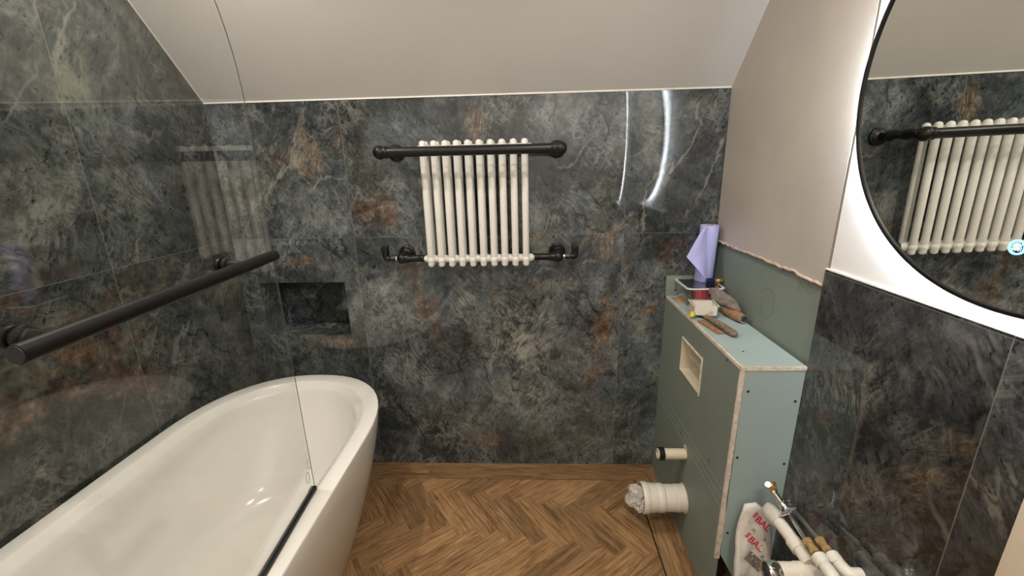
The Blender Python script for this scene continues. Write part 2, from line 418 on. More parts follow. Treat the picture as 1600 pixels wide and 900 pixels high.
struct(b.build('wall_back', M['stone_back']))
# left wall (tile to the sloping ceiling)
SL, SR_ = 1.115, 1.070
yl, yr = -(ZC-ZK)/SL, -(ZC-ZK)/SR_
struct(MB().prism([(XL,0,-.05), (XL,YB,-.05), (XL,YB,ZC), (XL,yl,ZC), (XL,0,ZK)], (-.1,0,0)).build('wall_left', M['stone_left']))
# sloping + flat ceiling, thick slab
b = MB()
lo = [(XL-.1,0,ZK), (XR+.1,0,ZK), (XL-.1,yl,ZC), (XR+.1,yr,ZC), (XL-.1,YB,ZC), (XR+.1,YB,ZC)]
V = [b.bm.verts.new(p) for p in lo]; Vt = [b.bm.verts.new((p[0], p[1]+(.25 if p[1] == 0 else 0), max(p[2]+.12, ZC+.12) if p[1] != 0 else p[2]+.4)) for p in lo]
for f in ((0,1,3,2), (2,3,5,4)): b.bm.faces.new([V[i] for i in f]); b.bm.faces.new([Vt[i] for i in f[::-1]])
for f in ((0,1),(1,3),(3,5),(5,4),(4,2),(2,0)): b.bm.faces.new((V[f[0]], V[f[1]], Vt[f[1]], Vt[f[0]]))
struct(b.build('ceiling', M['ceil'], angle=20))
# right wall: set-back plaster and board behind the boxing, tile and white paint where the mirror hangs
def slopez(y, s=SR_): return min(ZC, ZK - y*s)
XP = XR + .006
random.seed(3)
rag = []
ny = 44
for i in range(ny+1):
    y = -.012 + (BY+.012+.002)*i/ny
    zz = 1.181 + .0015*math.sin(i*.37) + .006*mnoise.noise(Vector((i*.7, 1, 2))) - (.006 if i > 36 else 0)
    rag.append((y, zz))
b = MB().prism([(XP,y,z) for y, z in rag] + [(XP,BY-.002,ZC), (XP,yr,ZC), (XP,0,ZK)], (.1,0,0))
struct(b.build('wall_right_plaster', M['plaster']))
b = MB()     # torn edge bead along the plaster bottom
pts = [(XP-.001+.0015*mnoise.noise(Vector((i,5,5))), y, z-.001) for i, (y, z) in enumerate(rag)]
b.tube(pts, .0045, 8, rad=[.0035+.0022*(.5+mnoise.noise(Vector((i*.9,0,3)))) for i in range(len(pts))])
struct(b.build('trim_3', M['plaster_edge']))
struct(MB().box((XP+.008,0,-.05), (XP+.1,BY-.002,1.19)).build('wall_right_board', M['green']))
struct(MB().box((XR,BY,-.05), (XR+.1,YB,1.2226)).build('wall_right_tile', M['stone_right']))
struct(MB().box((XR+.004,BY-.012,1.2226), (XR+.1,YB,ZC)).build('wall_right', M['white']))
struct(MB().box((XR-.001,BY,1.2215), (XR+.006,-1.9,1.2255)).build('trim_2', M['caulk']))
# rear walls behind the camera
struct(MB().box((XL-.1,YB,-.05), (XR+.1,YB-.1,ZC)).build('wall_rear', M['white']))
struct(MB().box((XL,-1.72,0), (-.47,-1.84,ZC)).build('wall_stub', M['white']))
d_ = struct(MB().box((-.15,YB+.001,0), (.62,YB+.035,2.02), .003).build('door_1', M['white']))
b = MB(); b.tube([(.54,YB+.035,1.0), (.54,YB+.075,1.0), (.44,YB+.075,1.0)], .008); b.lathe([(0,.024),(.006,.024)], (.54,YB+.035,1.0), (0,1,0))
b.build('door_handle', M['black'], d_)
# bright sealant line under the sloping ceiling
b = MB(); b.box((XL,-.0035,ZK-.004), (XR+.004,.001,ZK+.002)); 
b.prism([(XL-.001,0,ZK-.004), (XL-.001,yl,ZC-.004), (XL-.001,yl,ZC+.001), (XL-.001,0,ZK+.002)], (.0035,0,0))
struct(b.build('trim_1', M['caulk']))

# ------------------------------------------------------------------ floor: herringbone planks, border strips, dark inlay line
def clip(poly, a, bb, c):      # keep a*x+b*y<=c
    out = []
    for i in range(len(poly)):
        p, q = poly[i], poly[(i+1) % len(poly)]
        dp, dq = a*p[0]+bb*p[1]-c, a*q[0]+bb*q[1]-c
        if dp <= 0: out.append(p)
        if (dp < 0 < dq) or (dq < 0 < dp):
            k = dp/(dp-dq); out.append((p[0]+(q[0]-p[0])*k, p[1]+(q[1]-p[1])*k))
    return out
bm = bmesh.new(); lay = bm.verts.layers.float_vector.new('plank')
random.seed(11)
PW, PL = .0765, .0765*4
rotf = math.radians(-45-7.5); cr, sr = math.cos(rotf), math.sin(rotf)
O = (.122, -.288)
def w2(u, v): return (O[0]+cr*u-sr*v, O[1]+sr*u+cr*v)
def add_plank(poly, uvs, rnd, box, z=0., gap=.0005):
    x0, x1, y0, y1 = box
    pl = [(p[0], p[1], q[0], q[1]) for p, q in zip(poly, uvs)]
    P2 = poly
    for (a, bb, c) in ((-1,0,-x0), (1,0,x1), (0,-1,-y0), (0,1,y1)):
        P2 = clip(P2, a, bb, c)
        if len(P2) < 3: return
    (ox, oy), (ax, ay) = poly[0], poly[1]
    L = math.hypot(ax-ox, ay-oy); ex, ey = (ax-ox)/L, (ay-oy)/L
    vs = []
    for p in P2:
        v = bm.verts.new((p[0], p[1], z)); dx, dy = p[0]-ox, p[1]-oy
        v[lay] = (dx*ex+dy*ey, -dx*ey+dy*ex, rnd); vs.append(v)
    try: bm.faces.new(vs)
    except ValueError: pass
FB = (XL, .596, YB, -.118)
g = .0002
for a in range(-40, 41):
    for k in range(-12, 13):
        for typ in (0, 1):
            u, v = (a+4*k)*PW, (a-4*k)*PW
            if typ == 0: c = [(u+g, v+g), (u+PL-g, v+g), (u+PL-g, v+PW-g), (u+g, v+PW-g)]
            else:
                u -= PW; c = [(u+PW-g, v+g), (u+PW-g, v+PL-g), (u+g, v+PL-g), (u+g, v+g)]
            pw = [w2(*q) for q in c]
            if max(p[0] for p in pw) < XL or min(p[0] for p in pw) > .7 or min(p[1] for p in pw) > 0 or max(p[1] for p in pw) < YB: continue
            add_plank(pw, c, random.random(), FB)
# border along the back wall (mitred) and along the boxing
def strip(poly, rnd): add_plank(poly, poly, rnd, (XL, XR, YB, 0))
strip([(-.44,-.117), (.602,-.117), (.716,0), (-.44,0)], .12)
strip([(XL,-.117), (-.4408,-.117), (-.4408,0), (XL,0)], .25)
strip([(.602,-1.2), (.602,-.118), (.7165,-.001), (.7165,-1.2)][::-1], .35)
strip([(.602,-1.201), (.7165,-1.201), (.7165,YB), (.602,YB)], .2)
strip([(.7166,-.001), (.7166,YB), (XR,YB), (XR,-.001)], .3)
me = bpy.data.meshes.new('floor'); bm.to_mesh(me); bm.free(); me.materials.append(M['wood'])
fl = bpy.data.objects.new('floor', me); COL.objects.link(fl); struct(fl)
struct(MB().box((XL-.1,YB-.1,-.06), (XR+.1,.1,-.0012)).build('floor_base', M['inkm']))

# ------------------------------------------------------------------ downlights
for i, (x, y, p) in enumerate(DOWNLIGHTS):
    where = ['over the bath', 'ahead of the mirror wall', 'behind the bath screen end', 'near the door'][i]
    t_ = thing('ceiling_downlight', 'round black recessed downlight ' + where, 'ceiling light', (x, y, ZC), 'recessed ceiling downlights')
    b = MB(); b.lathe([(0,.045),(0.006,.045),(.008,.043),(.008,.033),(.002,.031)], (x,y,ZC), (0,0,-1), 32, cap=False); b.build('bezel', M['black'], t_)
    MB().lathe([(0,.031),(.002,.031)], (x,y,ZC), (0,0,-1), 32).build('lens', M['lamp'], t_)
    l = bpy.data.lights.new('downlight_beam', 'AREA'); l.shape = 'DISK'; l.size = .055; l.energy = p; l.color = DOWN_COLOR
    lo_ = bpy.data.objects.new('downlight_beam', l); COL.objects.link(lo_); lo_.parent = t_; lo_.location = (0, 0, -.011)

# ------------------------------------------------------------------ bath
BYE = -.147; BA = .388; BXC = -.885; BH = .60; BLEN = 1.55; EL = .46
def outline(ins, inse, z, n=26, ex=2.25):
    a = BA - ins; L = EL - inse*.6; L2 = .20 - inse*.2
    y0 = BYE - inse; y1 = BYE - BLEN + inse
    pts = []
    for i in range(n+1):            # back end, from right side to left side
        th = PI*i/n; c, s = math.cos(th), math.sin(th)
        pts.append((BXC + a*math.copysign(abs(c)**(2/ex), c), y0 - L + L*abs(s)**(2/ex), z))
    for i in range(1, 8): pts.append((BXC-a, y0-L + ((y1+L2)-(y0-L))*i/8, z))
    for i in range(n+1):
        th = PI + PI*i/n; c, s = math.cos(th), math.sin(th)
        pts.append((BXC + a*math.copysign(abs(c)**(2/3.2), c), y1 + L2 - L2*abs(s)**(2/3.2), z))
    for i in range(1, 8): pts.append((BXC+a, y1+L2 + ((y0-L)-(y1+L2))*i/8, z))
    return pts
prof = []
for k in range(13):
    h = k/12; ins = .150*(1-h)**1.35; prof.append((ins, ins*.95, .004+(BH-.010-.004)*h))
prof += [(.0005,.0005,BH-.003), (.0015,.0015,BH-.0008), (.004,.004,BH)]
prof += [(.048,.055,BH), (.053,.061,BH-.001), (.056,.065,BH-.004), (.060,.069,BH-.010), (.076,.084,BH-.022), (.082,.090,BH-.034)]
for k in range(1, 11):
    h = k/10; prof.append((.082+.055*h**1.4, .090+.18*h**1.5, BH-.034-.318*h))
prof += [(.150,.30,BH-.385), (.175,.34,BH-.405), (.22,.42,BH-.415), (.30,.60,BH-.418)]
t_ = thing('bathtub', 'white oval bath with thin rim standing under the glass screen', 'bathtub', (BXC, -1.0, 0))
b = MB(); b.rings([outline(*p) for p in prof]); b.build('shell', M['acrylic'], t_, 60)
b = MB(); b.lathe([(0,.034),(.003,.034),(.006,.030),(.007,.012),(.004,.002)], (BXC,-1.40,BH-.418), (0,0,1), 28); b.build('waste', M['chrome'], t_)

# ------------------------------------------------------------------ glass bath screen
t_ = thing('bath_screen', 'frameless clear glass bath screen with rounded top corner', 'shower screen', (XG, -1.3, BH))
yg, yf = -.8725, -1.712
oc = (yg-.48, 1.66)
gl = [(yg, BH+.010)] + [(oc[0]+.48*math.cos(math.radians(a)), oc[1]+.48*math.sin(math.radians(a))) for a in [i*4.5 for i in range(21)]] + [(yf, oc[1]+.48), (yf, BH+.010)]
b = MB(); b.prism([(XG-.003, y, z) for y, z in gl], (.006,0,0))
b.bm.faces.ensure_lookup_table()
for f in b.bm.faces:
    f.normal_update()
    pass
gp = b.build('glass_panel', M['glass'], t_, 10)
b = MB(); b.tube([(XG+.0030, y, z) for y, z in gl[:-1]], .0009, 6); b.build('polished_edge', M['glassedge'], gp, 80)
b = MB(); b.box((XG-.008,yg+.001,BH-.0005), (XG+.008,yf,BH+.011), .002); b.box((XG-.0085, yg+.003, BH-.0005), (XG+.0085, yg-.02, BH+.013), .002)
b.build('bottom_seal', M['blackmat'], t_)
def loop(cy, cz, ry, rz, a0, a1, tw=0):
    return [(XG+.0034, cy+ry*math.cos(math.radians(a0+(a1-a0)*i/24)), cz+rz*math.sin(math.radians(a0+(a1-a0)*i/24))+tw*i/24) for i in range(25)]
b = MB(); b.tube(loop(-.900, .665, .009, .017, 0, 350), .0006, 6); b.tube(loop(-.876-.004, .70, .010, .020, 120, 330), .0005, 6)
b.build('pen_mark', M['pencil'], t_)
# towel rail bolted through the glass
RX, RZ = XG+.054, 1.327
rl = thing_part = bpy.data.objects.new('rail_assembly', None)
bpy.data.objects.remove(rl)
b = MB(); b.lathe([(0,.0085),(.001,.0118),(.004,.0122),(.537,.0122),(.540,.0118),(.541,.0085)], (RX,-.955,RZ), (0,-1,0), 32)
rail = b.build('towel_rail', M['bronze'], t_)

for yy in (-1.056, -1.443):
    b = MB(); b.lathe([(0,.0145),(.003,.0155),(.006,.0145),(.008,.011),(.010,.0125),(.013,.0125),(.015,.0105),(.020,.0100),(.042,.0075),(.052,.0075)], (XG+.0031,yy,RZ), (1,0,0), 28)
    b.lathe([(0,.0145),(.004,.0155),(.008,.013),(.010,.004)], (XG-.0031,yy,RZ), (-1,0,0), 28)
    b.build('mounting_post', M['bronze'], t_)
MB().lathe([(0,.0108),(.0008,.0106)], (RX,-1.4958,RZ), (0,-1,0), 24).build('rail_end_shade', M['blackmat'], t_)  # black disc paints the dark hollow of the rail's open near end

# the screen is set slightly askew on the rim
t_.location = (XG, yg, BH); AS = math.radians(3.4)
for c in t_.children: c.location = -t_.location
t_.rotation_euler = (0, 0, AS)
# ------------------------------------------------------------------ towel radiator
t_ = thing('towel_radiator', 'white ten column radiator framed by a black towel rail on the slate tiles', 'radiator', (-.13, 0, 1.1))
x0, pitch = -.3365, .0458
YF, YR_, YM = -.112, -.062, -.087
sec_mesh = None
for i in range(10):
    x = x0 + pitch*i
    if sec_mesh is None:
        b = MB()
        for yy in (YF, YR_):
            pr = [(0,.001),(.0015,.007),(.005,.0118),(.010,.0138)] + [(.509,.0142),(.516,.0125),(.5205,.007),(.522,.001)]
            b.lathe(pr, (x,yy,1.098), (0,0,1), 20)
        for zc in (1.130, 1.586):
            b.ball((x,YM,zc), 1, 20, (.0195,.036,.0215))
            b.lathe([(-pitch/2,.0165),(-pitch/2+.005,.0175),(0,.0205),(pitch/2-.005,.0175),(pitch/2,.0165)], (x,YM,zc), (1,0,0), 20)
            for yy in (YF, YR_): b.ball((x,yy,zc), 1, 16, (.0165,.0165,.020))
        o = b.build('radiator_section', M['radwhite'], t_); sec_mesh = o; xb = x
    else:
        o = sec_mesh.copy(); COL.objects.link(o); o.parent = t_; o.location = sec_mesh.location + Vector((x-xb, 0, 0))
for sx, xe in ((-1, x0-pitch/2), (1, x0+pitch*9.5)):
    for zc in (1.130, 1.586):
        b = MB(); b.lathe([(0,.0165),(.004,.016),(.010,.011),(.014,.010)], (xe,YM,zc), (sx,0,0), 8); b.build('header_nut', M['radwhite'], t_)
YT, ZT_ = -.215, 1.5745
b = MB(); b.lathe([(0,.0185),(.66,.0185)], (-.470,YT,ZT_), (1,0,0), 28); b.build('towel_bar', M['black'], t_)
for xp in (-.478, .210):
    b = MB(); zz = 1.578
    b.lathe([(0,.036),(.004,.037),(.009,.036),(.012,.031),(.014,.031),(.018,.026),(.022,.016),(.030,.013),(.045,.013),(.052,.016),(.060,.021),(.070,.021),(.078,.016),(.088,.0135),(.115,.0135),(.125,.017),(.135,.0195),(.150,.0200),(.165,.0175),(.180,.0165),(.20,.018)], (xp,0,zz), (0,-1,0), 28)
    b.ball((xp,YT,ZT_), .0262, 26)
    sx = 1 if xp < 0 else -1
    b.lathe([(.014,.0215),(.020,.0228),(.028,.0228),(.032,.0205),(.034,.0185)], (xp,YT,ZT_), (sx,0,0), 28)
    b.lathe([(0,.013),(.006,.013),(.008,.0105)] + [(abs(xp-(x0-pitch/2 if xp < 0 else x0+pitch*9.5))-.014,.0105)], (xp,YM,1.583), (sx,0,0), 18)
    b.lathe([(.045,.013),(.050,.0175),(.062,.0175),(.066,.013)], (xp,YM,1.583), (sx,0,0), 20)
    b.build('wall_post', M['black'], t_)
for xp in (-.470, .215):
    b = MB(); zz = 1.140
    b.lathe([(0,.037),(.004,.038),(.010,.036),(.013,.031),(.016,.030),(.022,.024),(.028,.016),(.038,.014),(.075,.014)], (xp,0,zz), (0,-1,0), 28)
    b.ball((xp,YM,1.133), .0235, 26)
    sx = 1 if xp < 0 else -1; xe = (x0-pitch/2-.012) if xp < 0 else (x0+pitch*9.5+.012)
    L = abs(xe-xp)
    b.lathe([(.012,.018),(.026,.0195),(.034,.017),(.038,.0150),(L-.014,.0150),(L-.012,.016),(L-.002,.016),(L,.012)], (xp,YM,1.1325), (sx,0,0), 22)
    b.build('wall_post', M['black'], t_)
    ox = -sx
    b = MB(); b.lathe([(.018,.010),(.060,.010)], (xp,YM,1.134), (ox,0,0), 18); b.lathe([(.030,.013),(.046,.013)], (xp,YM,1.134), (ox,0,0), 6)
    xv = xp + ox*.072
    b.tube([(xp+ox*.055,YM,1.134), (xv-ox*.008,YM,1.134), (xv-ox*.002,YM,1.1355), (xv,YM,1.142), (xv,YM,1.186)], .0108, 18, rad=[.0125,.014,.0145,.014,.0135])
    b.box((xv-.0138,YM-.0138,1.152), (xv+.0138,YM+.0138,1.190), .003)
    e_ = b.build('pipe_elbow', M['black'], t_)
    MB().lathe([(.021,.0115),(.027,.0115)], (xp,YM,1.134), (ox,0,0), 20).build('chrome_ring', M['chrome'], e_)

# ------------------------------------------------------------------ round backlit mirror
MC = Vector((XR-.0205, -1.18, 1.66)); MR = .402
t_ = thing('round_mirror', 'large round backlit mirror with thin black frame on the white wall', 'mirror', (XR, -1.18, 1.66))
def disc(mbx, xa, xb2, r, n=96): mbx.lathe([(0, r), (abs(xb2-xa), r)], (xa, MC.y, MC.z), (1 if xb2 > xa else -1, 0, 0), n)
ax = Vector((-1, -.0106, -.0135)).normalized()
b = MB(); b.lathe([(.0,.30),(.0,MR-.004),(.0035,MR-.004)], MC, ax, 128, cap=False); b.lathe([(.0035, MR-.004), (.00351, .0001)], MC, ax, 128, cap=False)
b.build('mirror_glass', M['mirror'], t_, 30)
b = MB(); b.lathe([(-.004,MR-.005),(.0075,MR-.005),(.0075,MR+.0005),(.0065,MR+.002),(-.006,MR+.002),(-.006,MR-.005),(-.004,MR-.005)], MC, ax, 160, cap=False); b.build('frame', M['black'], t_)
b = MB(); b.lathe([(-.0165,MR-.055),(-.0005,MR-.055)], MC, ax, 96); b.build('back_box', M['steel'], t_)
b = MB(); b.lathe([(-.0065,MR-.011),(-.0065,MR-.020),(-.0095,MR-.020),(-.0095,MR-.011),(-.0065,MR-.011)], MC, ax, 128, cap=False); b.build('led_strip', M['led'], t_)
bc = Vector((MC.x, -1.181, 1.368)); bc = bc - ax*0 ; bc.x = MC.x - .0040 - (1.368-1.66)*-.0135*0
off = (Vector((0, bc.y-MC.y, bc.z-MC.z)).dot(ax))/ax.x; bc.x = MC.x - off - .0042
b = MB(); b.lathe([(0,.0125),(.0009,.0125),(.0009,.0098),(0,.0098)], bc, ax, 40, cap=False); but = b.build('touch_button', M['touch'], t_)
b = MB()
for k in (-1, 0, 1):
    b.tube([(bc.x-.0008, bc.y - k*.0042 + .0010*math.sin(j*1.25), bc.z - .0055 + j*.0011) for j in range(11)], .0006, 6)
b.build('demist_symbol', M['touchw'], but)

# ------------------------------------------------------------------ boxed-in cistern
t_ = thing('cistern_boxing', 'pale green plasterboard boxing for a concealed cistern in the right corner', 'boxing', (.81, -.36, 0))
FY0, FY1, FZ0, FZ1 = -.256, -.460, .681, .822    # flush opening
b = MB(); TH = .0125
P = [0, FY0, FY1, BY+.0]; Z = [0.0, FZ0, FZ1, BZ-TH]
bm_pts = lambda y, z, x: (x, y, z)
for i in range(3):
    for j in range(3):
        if i == 1 and j == 1: continue
        for xx in (BX, BX+TH): b.poly([(xx,P[i],Z[j]), (xx,P[i+1],Z[j]), (xx,P[i+1],Z[j+1]), (xx,P[i],Z[j+1])])
for (ya, yb2, za, zb) in ((FY0,FY1,FZ0,FZ0),(FY0,FY1,FZ1,FZ1),(FY0,FY0,FZ0,FZ1),(FY1,FY1,FZ0,FZ1),(0,BY,0,0),(0,BY,BZ-TH,BZ-TH),(0,0,0,BZ-TH),(BY,BY,0,BZ-TH)):
    if za == zb: b.poly([(BX,ya,za),(BX,yb2,za),(BX+TH,yb2,za),(BX+TH,ya,za)])
    else: b.poly([(BX,ya,za),(BX,ya,zb),(BX+TH,ya,zb),(BX+TH,ya,za)])
bmesh.ops.remove_doubles(b.bm, verts=b.bm.verts, dist=1e-5)
fp = b.build('front_panel', M['green'], t_)
# taped joint ridges on the front panel
b = MB()
for (za, zb, r) in ((.462,.474,.0012), (.432,.440,.0009), (.405,.412,.0012)):
    b.tube([(BX-.0002, -.01-(.70)*i/24, za+(zb-za)*i/24+.0012*mnoise.noise(Vector((i*.8,za*50,0)))) for i in range(25)], r, 6)
b.build('taped_joint', M['green'], fp)
# end panel with a torn-off lower corner
ep = MB().prism([(BX+TH,BY,BZ-TH), (XR-.001,BY,BZ-TH), (XR-.001,BY,0), (.850,BY,0), (BX+TH+.004,BY,.222)], (0,TH,0)).build('end_panel', M['blue'], t_)
b = MB()                          # exposed gypsum on both corners
nn = 40
rs = []
for i in range(nn+1):
    z = .205 + (BZ-TH-.205)*i/nn; wv = .0022*mnoise.noise(Vector((z*40,0,0))) + (.004 if i < 12 else 0)*mnoise.noise(Vector((z*90,3,0)))
    rs.append([(BX-.0012,BY-.0015+wv*.5,z), (BX+.0115+wv+(.003 if i < 12 else 0),BY-.0015,z), (BX+.0115+wv+(.003 if i < 12 else 0),BY+.002,z), (BX-.0012,BY+.006+wv,z)])
b.rings(rs); b.build('gypsum_corner', M['gyps'], t_, 20)
b = MB(); b.box((BX-.001,-.002,BZ-TH-.0003), (XR,BY-.002,BZ-.0015)); b.jitter(.0006, 60); b.build('top_panel_core', M['gyps'], t_)
MB().prism([(BX+.0045,-.012,BZ), (BX+.0055,BY+.0035,BZ), (XR-.002,BY+.0035,BZ), (XR-.002,-.012,BZ)], (0,0,-.0014)).build('top_panel', M['blue'], t_)
b = MB(); b.box((BX-.006,-.0005,BZ-.001), (XR+.005,-.0135,BZ+.092), .001); up_ = b.build('upstand', M['green'], t_)
# cut lines around the flush opening plus the cream cistern shroud inside
b = MB()
x1_ = BX+.105
fr_ = [(FY0,FZ0),(FY1,FZ0),(FY1,FZ1),(FY0,FZ1)]
for k in range(4):
    (ya, za), (yb2, zb) = fr_[k], fr_[(k+1)%4]
    dy = .004 if ya == yb2 and ya == FY0 else (-.004 if ya == yb2 else 0); dz = -.004 if za == zb == FZ0 else (.004 if za == zb else 0)
    b.prism([(BX-.004,ya,za), (BX-.004,yb2,zb), (x1_,yb2,zb), (x1_,ya,za)], (0,-dy if dy else 0,-dz if dz else 0))
b.box((x1_,FY0,FZ0), (x1_+.004,FY1,FZ1))
b.box((BX+.03,FY0-.004,FZ0+.060), (x1_,FY1+.004,FZ0+.064)); b.box((BX+.035,FY0-.004,FZ0+.100), (x1_,FY1+.004,FZ0+.103)); b.box((BX+.07,FY0-.11,FZ0+.005), (BX+.074,FY1+.01,FZ1-.005))
sh = b.build('cistern_shroud', M['pvc2'], t_)
b = MB(); b.box((BX+.050,FY1+.060,FZ0+.020), (BX+.070,FY1+.02,FZ0+.050), .004); b.build('flush_valve', M['dark'], sh)
b = MB()                          # raised cut edge round the opening
for (p, q) in (((FY0,FZ1+.002),(FY1-.002,FZ1+.002)), ((FY1-.002,FZ1+.004),(FY1-.002,FZ0-.006))):
    b.tube([(BX-.0015, p[0]+(q[0]-p[0])*i/16, p[1]+(q[1]-p[1])*i/16+.0012*mnoise.noise(Vector((i,2,2)))) for i in range(17)], .0036, 7)
b.build('cut_edge', M['gyps'], fp)
# drywall screws
for (x, z) in ((.745,.845), (.888,.812), (.742,.611), (.889,.589), (.746,.313), (.887,.36)):
    b = MB(); b.lathe([(0,.0042),(.0006,.0042),(.0004,.001)], (x,BY,z), (0,-1,0), 14); b.build('screw', M['inkm'], ep)
for (y, z) in ((-.636,.905), (-.60,.50), (-.13,.47), (-.135,.905), (-.335,.43), (-.335,.424)):
    b = MB(); b.lathe([(0,.0036),(.0006,.0036),(.0004,.001)], (BX,y,z), (-1,0,0), 14); b.build('screw', M['inkm'], fp)
MB().lathe([(0,.0040),(.0006,.0040)], (.752,-.0135,.954), (0,-1,0), 14).build('screw', M['inkm'], up_)
MB().lathe([(0,.0036),(.0006,.0036)], (.770,-.622,BZ), (0,0,1), 14).build('screw', M['inkm'], t_)
b = MB(); b.tube([(XP+.0079, -.455+.042*math.cos(a/24*2*PI*.9+.6), 1.035+.052*math.sin(a/24*2*PI*.9+.6)) for a in range(25)], .0007, 5)
tag(b.build('pencil_scribble', M['pencil']), 'faint pencil loop drawn on the green board above the boxing', 'pencil mark')
b = MB(); b.tube([(XP+.0079, -.60-.004*j, 1.165-.022*abs(math.sin(j*.8))-.01*(j%3)) for j in range(24)], .0005, 5)
tag(b.build('pencil_scribble', M['pencil']), 'faint zigzag pencil scribble high on the green board near its free end', 'pencil mark')

# flush pipe and pan connector
t_ = thing('flush_pipe', 'thin cream flush pipe with black rubber ring sticking out of the boxing', 'pipe', (BX, -.398, .372))
b = MB(); L = .112
b.lathe([(0,.0215),(L-.004,.0215),(L,.0205),(L,.0175),(.0,.0175)], (BX-.0005,-.398,.372), (-1,0,0), 32, cap=False); pb = b.build('pipe', M['pvc2'], t_)
b = MB(); b.lathe([(L-.026,.0215),(L-.025,.026),(L-.020,.0262),(L-.0185,.0235),(L-.0165,.0262),(L-.012,.0262),(L-.0105,.0235),(L-.009,.0262),(L-.004,.0262),(L-.003,.0217)], (BX,-.398,.372), (-1,0,0), 32, cap=False); b.build('rubber_ring', M['blackmat'], t_)
b = MB(); b.prism([(BX-.001,-.372,.392), (BX-.001,-.392,.412), (BX-.001,-.412,.400), (BX-.001,-.415,.393)], (-.002,0,0)); b.build('torn_board_chip', M['gyps'], t_)
t_ = thing('pan_connector', 'fat white ribbed soil pipe connector low on the boxing above the floor', 'pipe', (BX, -.426, .180))
pr = [(0,.0530),(.004,.0540),(.036,.0545),(.038,.0525),(.044,.0520),(.047,.0532),(.050,.0520),(.055,.0532),(.060,.0520),(.065,.0532),(.070,.0520),(.075,.0532),(.080,.0520),(.084,.0550),(.086,.0565),(.108,.0565),(.111,.0545),(.116,.0550),(.122,.0565),(.126,.0565),(.130,.0560),(.134,.0570),(.146,.0575),(.148,.0605),(.150,.0620),(.170,.0620),(.173,.0605),(.173,.0560),(.12,.0540)]
b = MB(); b.lathe(pr, (BX,-.426,.180), (-1,0,0), 48, cap=False); b.build('connector', M['pvc'], t_)
b = MB(); rr = random.Random(5)
b.rings([[(BX-.0012-.006*k, -.426+(.0575-.002*k+.003*rr.random())*math.cos(2*PI*i/40), .180+(.0575-.002*k+.003*rr.random())*math.sin(2*PI*i/40)) for i in range(40)] for k in (0,.4)], cap=True)
b.build('cut_collar', M['gyps'], t_)
b = MB(); bmesh.ops.create_icosphere(b.bm, subdivisions=4, radius=1, matrix=Matrix.Translation((BX-.178,-.426,.176)) @ Matrix.Diagonal((.052,.050,.050,1)))
for v in b.bm.verts:
    d = (v.co-Vector((BX-.178,-.426,.176)))
    n1 = mnoise.noise(v.co*38); n2 = abs(mnoise.noise(v.co*90+Vector((4,4,4)))); n3 = mnoise.noise(v.co*22+Vector((9,1,1)))
    v.co += d.normalized()*(.014*n1 - .020*n2 + .018*n3) + mnoise.noise_vector(v.co*70)*.004
b.build('plastic_wrap', M['film'], t_, 10)

# ------------------------------------------------------------------ clutter on top of the boxing
zt = BZ
# clear tub
t_ = thing('plastic_tub', 'clear plastic tub at the wall end of the boxing carrying a paper roll', 'tub', (.81, -.10, zt))
def rrect(cx, cy, hx, hy, r, z, n=5):
    o = []
    for (sx, sy, a0) in ((1,1,0),(-1,1,90),(-1,-1,180),(1,-1,270)):
        for i in range(n+1):
            a = math.radians(a0+90*i/n); o.append((cx+sx*(hx-r)+r*math.cos(a), cy+sy*(hy-r)+r*math.sin(a), z))
    return o
cx_, cy_ = .812, -.105
def tubz(mb):
    for v in mb.bm.verts:
        h = v.co.z-zt; v.co.z = zt + h*.82
cx_ = .818
b = MB(); b.rings([rrect(cx_,cy_,.063,.066,.015,zt+.001), rrect(cx_,cy_,.066,.070,.015,zt+.01), rrect(cx_,cy_,.073,.080,.018,zt+.098), rrect(cx_,cy_,.071,.078,.018,zt+.098), rrect(cx_,cy_,.064,.068,.015,zt+.011), rrect(cx_,cy_,.060,.062,.012,zt+.003)])
tubz(b); b.build('tub_wall', M['tubp'], t_)
M['lidm'] = glassmat('frosted_lid', (.80, .82, .84), strength=2.0)
M['rim'] = plain('frosted_rim', (.78, .80, .80), .3, var=.03)
b = MB(); b.rings([rrect(cx_,cy_,.073,.080,.018,zt+.094), rrect(cx_,cy_,.079,.086,.020,zt+.095), rrect(cx_,cy_,.079,.086,.020,zt+.101), rrect(cx_,cy_,.071,.078,.018,zt+.101), rrect(cx_,cy_,.073,.080,.018,zt+.094)], cap=False)
tubz(b); b.build('rim', M['rim'], t_)
b = MB(); b.rings([rrect(cx_,cy_,.070,.077,.017,zt+.0832), rrect(cx_,cy_,.070,.077,.017,zt+.0848)]); b.build('lid', M['lidm'], t_)
# red ribbed clips in the tub
b = MB(); b.box((.784,-.166,zt+.034), (.838,-.140,zt+.066), .002)
for i in range(8): b.box((.784+.007*i,-.170,zt+.024), (.7875+.007*i,-.160,zt+.070), .0008)
tag(b.build('tile_spacer_pack', M['red']), 'red ribbed pack of spacers inside the clear tub', 'spacer pack')
b = MB()
for i in range(5): b.tube([(.762+.020*i,-.165+.01*math.sin(i),zt+.008), (.775+.018*i,-.06,zt+.014+.004*i)], .006, 8)
b.bm.transform(Matrix.Translation((.818,-.11,zt+.006)) @ Matrix.Diagonal((.9,.8,.8,1)) @ Matrix.Translation((-.811,.11,-zt-.006)))
tag(b.build('cable_offcut_bundle', M['cloth']), 'dark jumble of offcuts on the bottom of the clear tub', 'offcuts')
